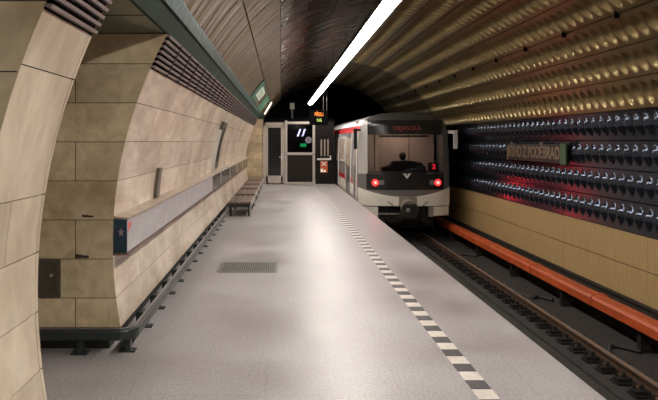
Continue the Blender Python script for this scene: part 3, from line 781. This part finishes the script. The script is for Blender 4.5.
# ------------------------------------------------------------------ station name on the dark wall
sn = empty('station_name', (5.55, 14.6, 1.47)); tag(sn, 'raised station name letters with a green end block on the dark bulging wall', 'sign')
xs = 5.50
MB().box(xs, xs+.05, 12.5, 15.85, 1.28, 1.65).build('letter_board', M['letterplate'], sn, bevel=.004)
t = text_mesh('letters', 'JIŘÍHO Z PODĚBRAD', .35, (xs-.004, 14.28, 1.465), (pi/2, 0, -pi/2), M['letter'], sn, depth=.012, sx=.90, off=.006)
MB().box(xs-.03, xs+.05, 12.5, 12.76, 1.26, 1.67).build('green_block', M['stationgreen'], sn, bevel=.004)

# ------------------------------------------------------------------ rails
def rail(xc, label, clips):
    e = empty('running_rail', (xc, 10, -1.262)); tag(e, label, 'rail')
    zt = -1.10; zb = -1.262
    pr_ = [(-.07, 0), (.07, 0), (.07, .012), (.012, .03), (.01, .115), (.034, .125), (.034, .155), (.026, .162), (-.026, .162), (-.034, .155), (-.034, .125), (-.01, .115), (-.012, .03), (-.07, .012)]
    MB().prism_y([(xc+u, zb+v) for u, v in pr_], PLAT_Y0, 39.5).build('rail_profile', M['railside'], e)
    MB().box(xc-.026, xc+.026, PLAT_Y0, 39.5, zt-.001, zt+.002).build('running_surface', M['railhead'], e)
    y = 5.2
    for i in range(clips):
        m = MB(); m.box(xc-.26, xc+.2, y-.10, y+.10, zb, zb+.03)
        m.box(xc-.25, xc-.07, y-.06, y+.06, zb+.03, zb+.075); m.cyl((xc-.14, y, zb+.07), (xc-.14, y, zb+.13), .026, n=6); m.cyl((xc-.21, y+.04, zb+.07), (xc-.21, y+.04, zb+.115), .02, n=6)
        m.box(xc+.07, xc+.16, y-.05, y+.05, zb+.03, zb+.07); m.cyl((xc+.12, y, zb+.07), (xc+.12, y, zb+.12), .024, n=6)
        m.build('rail_clip', M['clip'], e); y += .40
    return e
rail(4.36, 'worn steel running rail with dark clips nearer the right wall', 50)
rail(2.90, 'worn steel running rail close under the platform edge', 0)
# third rail
tr = empty('third_rail', (5.16, 12, -1.3)); tag(tr, 'orange covered conductor rail along the right side of the track', 'conductor rail')
zt = CAMZ-2.50
pr_ = [(5.03, zt-.17), (5.03, zt-.05), (5.055, zt-.01), (5.10, zt), (5.24, zt), (5.285, zt-.02), (5.30, zt-.06), (5.30, zt-.17), (5.28, zt-.17), (5.28, zt-.06), (5.23, zt-.025), (5.11, zt-.025), (5.05, zt-.06), (5.05, zt-.17)]
y = -5.0
while y < 34:
    MB().prism_y(pr_, y+.012, y+2.6-.012).build('cover', M['orange'], tr)
    m = MB(); m.prism_y([(u+(-.012 if u < 5.16 else .012), v+(.012 if v > zt-.1 else 0)) for u, v in pr_[:8]]+[(5.27, zt-.17), (5.07, zt-.17)], y-.05, y+.05); m.build('joint_cover', M['orange'], tr)
    m = MB(); m.box(5.12, 5.2, y+1.25, y+1.35, -1.3, zt-.1); m.box(5.2, 5.35, y+1.25, y+1.35, -1.3, -1.22); m.build('support', M['clip'], tr); y += 2.6
MB().box(5.125, 5.195, -5, 34, zt-.16, zt-.07).build('conductor', M['railside'], tr)
# ridge line on cover
MB().box(5.12, 5.15, -5, 34, zt-.001, zt+.008).build('ridge', M['orange'], tr)
# ducts at foot of the right wall
o = MB().box(5.38, 5.60, PLAT_Y0, 39, -1.3, -1.05).build('cable_trough', M['clip'], base=(5.5, 10, -1.3)); tag(o, 'dark cable trough between the orange conductor rail and the ochre wall', 'cable trough')
# cables on the bed
def cable(pts, label, r=.03):
    P_ = []
    for i in range(len(pts)-1):
        p0 = Vector(pts[max(i-1, 0)]); p1 = Vector(pts[i]); p2 = Vector(pts[i+1]); p3 = Vector(pts[min(i+2, len(pts)-1)])
        for k_ in range(8):
            t_ = k_/8; P_.append(.5*((2*p1)+(p2-p0)*t_+(2*p0-5*p1+4*p2-p3)*t_**2+(3*p1-p0-3*p2+p3)*t_**3))
    P_.append(Vector(pts[-1]))
    o = MB().tube(P_, r).build('cable', M['cable'], smooth=True, base=pts[0]); tag(o, label, 'cable', 'cables lying on the track bed'); return o
zc = -1.27
cable([(5.1, 12.2, zc), (4.95, 12.5, zc), (4.8, 12.4, zc), (4.68, 12.8, zc), (4.66, 13.6, zc)], 'thick black cable on the track bed nearer the camera', .04)
cable([(5.1, 16.9, zc), (4.9, 17.1, zc), (4.75, 17.3, zc), (4.66, 17.6, zc)], 'thick black cable on the track bed close behind the train', .04)
cable([(5.1, 9.2, zc), (4.85, 9.5, zc), (4.66, 9.2, zc)], 'short black cable on the track bed at the right edge of the view', .03)

# ------------------------------------------------------------------ TRAIN
TX0, TX1 = 2.275, 4.985; TXC = (TX0+TX1)/2; TY = 18.95; TS = 650/TY
def tx(x): return (x-281)/TS
def tz(y): return CAMZ-(y-141)/TS
train = empty('metro_train', (TXC, TY, -1.1)); tag(train, 'white, grey and red metro train with red tail lamps standing at the platform end', 'train')
TZB = -.02; TL = 19.2
# body section, half width 1.355 narrowing slightly towards the top
sec = []
def half_profile():
    P_ = [(1.33, -.35), (1.355, 0), (1.355, .9), (1.33, 1.6), (1.29, 2.02), (1.235, 2.2), (1.13, 2.36), (.95, 2.465), (.7, 2.525), (.35, 2.555), (0, 2.565)]
    return P_
HP = half_profile()
def body_prof(sc=1.0, z0=None):
    pr_ = [(TXC+x*sc, z) for x, z in HP]+[(TXC-x*sc, z) for x, z in HP[-2::-1]]
    return pr_
bp_ = body_prof()
m = MB(); n = len(bp_)
pts = [(x, TY+.45, z) for x, z in bp_]+[(x, TY+TL, z) for x, z in bp_]
seg_red, seg_w = [], []
# split side heights for stripes through separate shells
m.add(pts, [(i, (i+1) % n, n+(i+1) % n, n+i) for i in range(n)]+[tuple(range(n, 2*n))])
m.build('car_body', M['trainmid'], train)
# roof cap
# side stripes (platform side and wall side)
def hx(z):
    for (a, za), (b, zb) in zip(HP, HP[1:]):
        if za <= z <= zb: return a+(b-a)*(z-za)/(zb-za)
    return 1.33
def side_piece(y0, y1, z0, z1, name, ma, off=.012, n=3, sides=(-1,)):
    m = MB()
    for sd in sides:
        v = []
        for j in range(n+1):
            z = z0+(z1-z0)*j/n
            for (yy, o_) in ((y0, -.01), (y0, off), (y1, off), (y1, -.01)): v.append((TXC+sd*(hx(z)+o_), yy, z))
        m.add(v, [(4*j+i, 4*j+(i+1) % 4, 4*j+4+(i+1) % 4, 4*j+4+i) for j in range(n) for i in range(4)]+[(0, 1, 2, 3), (4*n, 4*n+1, 4*n+2, 4*n+3)])
    return m.build(name, ma, train)
both = (-1, 1)
side_piece(TY+.5, TY+TL, 2.0, 2.19, 'upper_red_stripe', M['trainred'], .008, sides=both)
side_piece(TY+.5, TY+TL, .38, .52, 'lower_red_stripe', M['trainred'], .008, sides=both)
side_piece(TY+.5, TY+TL, -.3, .36, 'lower_side_panel', M['trainwhite'], .006, sides=both)
# cab side door, windows, passenger doors on the platform side
def sidewin(y0, y1, z0=.98, z1=1.88):
    side_piece(y0, y1, z0, z1, 'window_surround', M['white'], .02)
    side_piece(y0+.09, y1-.09, z0+.07, z1-.07, 'side_window', M['beige'], .026)  # beige pane stands for platform light reflected in the window
def door(y0, y1):
    side_piece(y0, y1, .02, 1.98, 'door_leaf', M['traingrey'], .02)
    side_piece(y0-.06, y0, .02, 2.0, 'door_post', M['white'], .028); side_piece(y1, y1+.06, .02, 2.0, 'door_post', M['white'], .028)
    for a_, b_ in ((y0+.12, (y0+y1)/2-.06), ((y0+y1)/2+.06, y1-.12)):
        side_piece(a_, b_, .92, 1.82, 'door_window', M['beige'], .026)  # reflected platform light painted as a beige pane
side_piece(TY+.62, TY+1.30, .02, 1.96, 'cab_door', M['traingrey'], .02)
side_piece(TY+.58, TY+.64, .02, 1.98, 'door_post', M['white'], .028); side_piece(TY+1.28, TY+1.34, .02, 1.98, 'door_post', M['white'], .028)
side_piece(TY+.74, TY+1.18, .98, 1.82, 'cab_door_window', M['beige'], .026)  # beige colour again in place of a reflection
door(TY+2.3, TY+3.7); sidewin(TY+4.3, TY+5.9); door(TY+6.7, TY+8.1); sidewin(TY+8.8, TY+10.4)
# --- front (rear end facing us): curved nose pieces
def nose_y(x, z):      # depth of the front surface: bulges out in the middle and rakes back to the top
    t_ = abs(x-TXC)/1.355
    return TY+.30*t_**3.2 + max(0, (z-.35))*.035 + (max(0, z-2.15)**2)*1.3
def nose(z0fn, z1fn, x0, x1, name, ma, off=0, nx=28, nz=8, parent=None, clipw=True, thick=.03):
    m = MB(); A = []
    for lay in (0, 1):
        for j in range(nz+1):
            for i in range(nx+1):
                x = x0+(x1-x0)*i/nx; z0 = z0fn(x) if callable(z0fn) else z0fn; z1 = z1fn(x) if callable(z1fn) else z1fn
                z = z0+(z1-z0)*j/nz
                lim = hx(max(-.34, min(z, 2.56))) ; xr = max(-lim, min(lim, x-TXC))+TXC if clipw else x
                A.append((xr, nose_y(xr, z)-off+lay*thick, z))
    W = nx+1; K = W*(nz+1); fs = []
    for j in range(nz):
        for i in range(nx):
            a_ = j*W+i; fs.append((a_, a_+1, a_+W+1, a_+W)); fs.append((K+a_, K+a_+W, K+a_+W+1, K+a_+1))
    for i in range(nx): fs.append((i, K+i, K+i+1, i+1)); a_ = nz*W+i; fs.append((a_, a_+1, K+a_+1, K+a_))
    for j in range(nz): a_ = j*W; fs.append((a_, a_+W, K+a_+W, K+a_)); a_ = j*W+nx; fs.append((a_, K+a_, K+a_+W, a_+W))
    m.add(A, fs); return m.build(name, ma, parent or train, smooth=False)
XL_, XR_ = TX0, TX1
def roofz(x):
    d = abs(x-TXC)
    for (a, za), (b, zb) in zip(HP[::-1], HP[-2::-1]):
        if a <= d <= b: return za+(zb-za)*(d-a)/(b-a)
    return 2.0
# joining shell from the nose to the body (sides + roof)
m = MB(); n = len(bp_); A = []
for k_, (ya_) in enumerate((0, 1)):
    for x, z in bp_: A.append((x, (nose_y(x, z)+.015) if ya_ == 0 else TY+.46, z))
m.add(A, [(i, i+1, n+i+1, n+i) for i in range(n-1)]); m.build('nose_shell', M['traingrey'], train)
# window opening and surrounding frame
WX0, WX1, WZ0, WZ1 = tx(368.3), tx(444.2), tz(172.5), tz(134.5)
low = lambda x: tz(197)+(tz(188)-tz(197))*min(1, (abs(x-TXC)/1.33)**2)      # curved lower border of the grey mask
nose(low, tz(174), XL_, XR_, 'grey_mask', M['traingrey'], 0)
nose(tz(174), lambda x: min(roofz(x), tz(119)), XL_, WX0, 'left_pillar', mat('pillar_pale', (.42, .40, .37), .35), 0, nx=8, nz=20)
nose(tz(174), lambda x: min(roofz(x), tz(119)), WX1, XR_, 'right_pillar', M['traingrey'], 0, nx=8, nz=20)
nose(lambda x: min(tz(120), roofz(x)-.01), roofz, XL_, XR_, 'roof_brow', mat('brow_dark', (.05, .047, .045), .4), .0, nx=40)
nose(tz(134.5), tz(120), WX0, WX1, 'destination_band', M['maskblack'], .004)
nose(WZ0-.02, WZ0+.03, WX0, WX1, 'lower_window_seal', M['maskblack'], .006, nz=2)
nose(tz(190), tz(173.5), WX0-.03, WX1+.03, 'lamp_band', M['maskblack'], .004)
nose(WZ0, WZ1, WX0, WX1, 'windscreen', M['glass'], .002, thick=.008)
nose(tz(206), lambda x: low(x), XL_, XR_, 'bumper_apron', M['trainwhite'], .03, nz=6, thick=.10)
nose(tz(207), tz(205.8), XL_+.02, XR_-.02, 'apron_groove', M['maskblack'], .0, nz=1)
# lower blocks, dark middle
nose(tz(219), tz(206.5), tx(359.5), tx(378.3), 'step_block', M['trainwhite'], .0, nx=6, nz=3, thick=.12)
nose(tz(216), tz(206.5), tx(434), tx(451.2), 'step_block', M['trainwhite'], .0, nx=6, nz=3, thick=.12)
nose(tz(217), tz(206.5), tx(429), tx(434), 'grey_block', M['trainmid'], .0, nx=3, nz=3, thick=.12)
MB().box(tx(378), tx(429), TY+.35, TY+.5, -.7, tz(206)).build('underframe', M['benchdark'], train)
MB().box(tx(379), tx(400), TY+.02, TY+.07, tz(214.6), tz(213.4)).build('cross_bar', M['couplergrey'], train)
# bogie and underfloor gear
m = MB(); m.box(TX0+.25, TX1-.25, TY+1.2, TY+TL, -.95, -.3)
m.build('underfloor_gear', M['benchdark'], train)
for yy in (TY+1.6, TY+3.7):
    for xx_ in (2.9, 4.36):
        m = MB(); m.cyl((xx_-.06, yy, -1.1+.39), (xx_+.07, yy, -1.1+.39), .39, n=28); m.cyl((xx_-.09, yy, -.71), (xx_-.05, yy, -.71), .42, n=28); m.build('wheel', M['clip'], train)
# hoses hanging
for xx_ in (tx(387), tx(421)):
    MB().tube([(xx_, TY+.3, tz(206)), (xx_-.02, TY+.1, tz(213)), (xx_, TY+.05, tz(220)), (xx_+.03, TY+.2, tz(226))], .035, 8).build('hose', M['cable'], train, smooth=True)
# coupler
cx_, cz_ = tx(407.6), tz(209)
cp = MB().cyl((cx_, TY+.3, cz_+.18), (cx_, TY-.32, cz_+.02), .16, .26, n=28).build('coupler', M['couplergrey'], train, smooth=False, bevel=.01)
MB().cyl((cx_, TY-.31, cz_), (cx_, TY-.36, cz_), .235, n=28).build('coupler_face', M['benchdark'], cp)
MB().cyl((cx_-.06, TY-.35, cz_+.0), (cx_-.06, TY-.42, cz_), .07, .05, n=16).build('coupler_pin', M['couplergrey'], cp)
MB().box(cx_-.30, cx_+.30, TY-.10, TY+.1, cz_-.28, cz_-.14).build('coupler_box', M['benchdark'], cp)
nose(tz(206), tz(196.6), cx_-.26, cx_+.26, 'coupler_hood', M['couplergrey'], .05, nx=6, nz=2, thick=.05)
# hand rails by the coupler
for s_ in (-1, 1):
    xx_ = cx_+s_*.52; MB().tube([(xx_-.08*s_, TY-.04, tz(206)), (xx_-.05*s_, TY-.08, tz(204)), (xx_+.06*s_, TY-.06, tz(201.5))], .012, 6).build('grab_iron', M['clip'], train)
# tail lamps
def fy(x, z): return nose_y(x, z)
for xp in (375.6, 438.6):
    X, Z = tx(xp), tz(182.8); Y = fy(X, Z)-.012
    tl = MB().cyl((X, Y, Z), (X, Y-.03, Z), .095, .085, n=24).build('tail_lamp', M['tail'], train)
    MB().cyl((X, Y-.031, Z), (X, Y-.036, Z), .045, n=20).build('lamp_core', M['tailcore'], tl)
    li = bpy.data.lights.new('tail_light', 'SPOT'); li.energy = TAIL_W*8; li.color = (1, .03, .05); li.spot_size = radians(84); li.spot_blend = 1; li.shadow_soft_size = .06
    lo = bpy.data.objects.new('tail_light', li); COL.objects.link(lo); lo.parent = tl; lo.location = Vector((X, Y-.10, Z))-parent_world(tl); lo.rotation_euler = (-pi/2, 0, 0)
    lo.rotation_euler = (pi/2, 0, pi)   # faces -Y
for xp in (381.8, 432.4):
    X, Z = tx(xp), tz(182.8); Y = fy(X, Z)
    MB().box(X-.075, X+.075, Y-.025, Y, Z-.07, Z+.07).build('head_lamp', M['greylens'], train, bevel=.012)
# emblem: winged triangle
X, Z = tx(407), tz(175.8); Y = nose_y(X, Z)-.03
m = MB()
def poly(pts): m.add([(X+a_, Y, Z+b_) for a_, b_ in pts]+[(X+a_, Y+.012, Z+b_) for a_, b_ in pts], [tuple(range(len(pts)))[::-1], tuple(range(len(pts), 2*len(pts)))]+[(i, (i+1) % len(pts), len(pts)+(i+1) % len(pts), len(pts)+i) for i in range(len(pts))])
poly([(-.13, .06), (-.03, .06), (-.015, .035), (-.09, .035)]); poly([(.13, .06), (.09, .035), (.015, .035), (.03, .06)])
poly([(-.085, .028), (-.035, .028), (0, -.02), (.035, .028), (.085, .028), (0, -.085)])
m.build('winged_emblem', M['white'], train)
# destination text and route number
text_mesh('destination_text', 'DEJVICKÁ', .17, (tx(407.5), nose_y(TXC, tz(128.3))-.012, tz(128.3)), (pi/2, 0, 0), M['dimred'], train, depth=.003, sx=1.1)
nm = MB().box(tx(429.2), tx(440.2), TY+.13, TY+.16, tz(171.5), tz(162.5)).build('route_box', M['cabdark'], train)
text_mesh('route_number', '2', .20, (tx(434.8), TY+.126, tz(167)), (pi/2, 0, 0), M['redled'], nm, depth=.003, sx=1.35)
# wiper / sun blind behind glass
MB().box(tx(380), tx(430.5), TY+.20, TY+.23, tz(137.2), tz(135.2)).build('sun_blind', M['cabdark'], train)
MB().cyl((tx(407), TY+.02, WZ0+.02), (tx(386), TY+.06, WZ0+.1), .012, n=6).build('wiper', M['maskblack'], train)
# cab interior
m = MB(); m.box(TX0+.12, TX1-.12, TY+1.75, TY+1.8, -.1, 2.35); m.box(TX0+.1, TX1-.1, TY+.5, TY+1.8, -.12, -.1)
m.build('cab_rear_wall', M['cabwall'], train)
for xp in (384, 418.3): MB().box(tx(xp)*1.09-.01-.29, tx(xp)*1.09+.01-.29, TY+1.73, TY+1.75, 0, 2.3).build('panel_seam', M['cabdark'], train)
m = MB(); pts2 = [(tx(387), .50), (tx(430), .50), (tx(430), tz(168)), (tx(424.5), tz(163)), (tx(413), tz(161)), (tx(397), tz(161.5)), (tx(393), tz(166)), (tx(385), tz(168))]
m.prism_y(pts2, TY+.45, TY+.85); m.build('driver_desk', M['cabdark'], train, bevel=.02)
li = bpy.data.lights.new('cab_light', 'AREA'); li.energy = 17.0; li.color = (1, .88, .78); li.size = .9; li.size_y = .3; li.shape = 'RECTANGLE'
lo = bpy.data.objects.new('cab_light', li); COL.objects.link(lo); lo.parent = train; lo.location = Vector((TXC, TY+1.0, 2.3))-parent_world(train)
# mirrors
MB().box(tx(353.8), tx(357.2), TY-.02, TY+.05, tz(149), tz(128.5)).build('side_mirror', M['maskblack'], train, bevel=.01)
MB().box(tx(355), tx(361), TY+.05, TY+.2, tz(131), tz(129)).build('mirror_arm', M['maskblack'], train)
m = MB(); m.box(tx(449), tx(458.5), TY+.08, TY+.14, tz(133.6), tz(130.2)); m.box(tx(453.8), tx(458.2), TY+.04, TY+.08, tz(149), tz(130.2)); m.build('white_side_mirror', M['white'], train, bevel=.01)
# driver
dv = empty('person', (tx(402.6), TY+1.15, -.1)); tag(dv, 'person in dark clothing sitting in the train cab behind the desk', 'person')
def skin_fig(name, verts, edges, radii, root, ma, parent):
    me = bpy.data.meshes.new(name); me.from_pydata([Vector(v)-parent_world(parent) for v in verts], edges, [])
    o = bpy.data.objects.new(name, me); COL.objects.link(o); o.parent = parent
    o.modifiers.new('skin', 'SKIN'); 
    for i, r_ in enumerate(radii): me.skin_vertices[0].data[i].radius = (r_, r_) if not isinstance(r_, tuple) else r_
    me.skin_vertices[0].data[root].use_root = True
    s_ = o.modifiers.new('sub', 'SUBSURF'); s_.levels = 2; s_.render_levels = 2
    me.materials.append(ma); return o
by = TY+1.2; bx = (402.6-281)*by/650
hz = CAMZ-(157-141)*by/650
V_ = [(bx, by, hz-.85), (bx, by, hz-.60), (bx, by, hz-.32), (bx, by, hz-.19), (bx, by-.01, hz-.08), (bx, by-.02, hz+.02), (bx, by-.01, hz+.10),
      (bx-.19, by, hz-.30), (bx-.27, by-.08, hz-.55), (bx-.22, by-.30, hz-.62), (bx-.18, by-.38, hz-.62),
      (bx+.19, by, hz-.30), (bx+.27, by-.08, hz-.55), (bx+.22, by-.30, hz-.62), (bx+.18, by-.38, hz-.62),
      (bx-.12, by-.05, hz-.88), (bx-.14, by-.45, hz-.86), (bx-.14, by-.48, hz-1.3), (bx+.12, by-.05, hz-.88), (bx+.14, by-.45, hz-.86), (bx+.14, by-.48, hz-1.3)]
E_ = [(0, 1), (1, 2), (2, 3), (3, 4), (4, 5), (5, 6), (2, 7), (7, 8), (8, 9), (9, 10), (2, 11), (11, 12), (12, 13), (13, 14), (0, 15), (15, 16), (16, 17), (0, 18), (18, 19), (19, 20)]
R_ = [.15, .15, .14, .055, .075, .09, .07, .075, .055, .042, .035, .075, .055, .042, .035, .09, .07, .05, .09, .07, .05]
bodyo = skin_fig('body', V_, E_, R_, 0, M['cloth'], dv)
bm = bmesh.new(); bmesh.ops.create_icosphere(bm, subdivisions=3, radius=.108)
me = bpy.data.meshes.new('hair')
for v in bm.verts: v.co.z *= 1.1; v.co += Vector((bx, by+.0, hz+.035))-parent_world(dv)
bm.to_mesh(me); bm.free(); me.materials.append(M['hair']); o = bpy.data.objects.new('hair', me); COL.objects.link(o); o.parent = dv
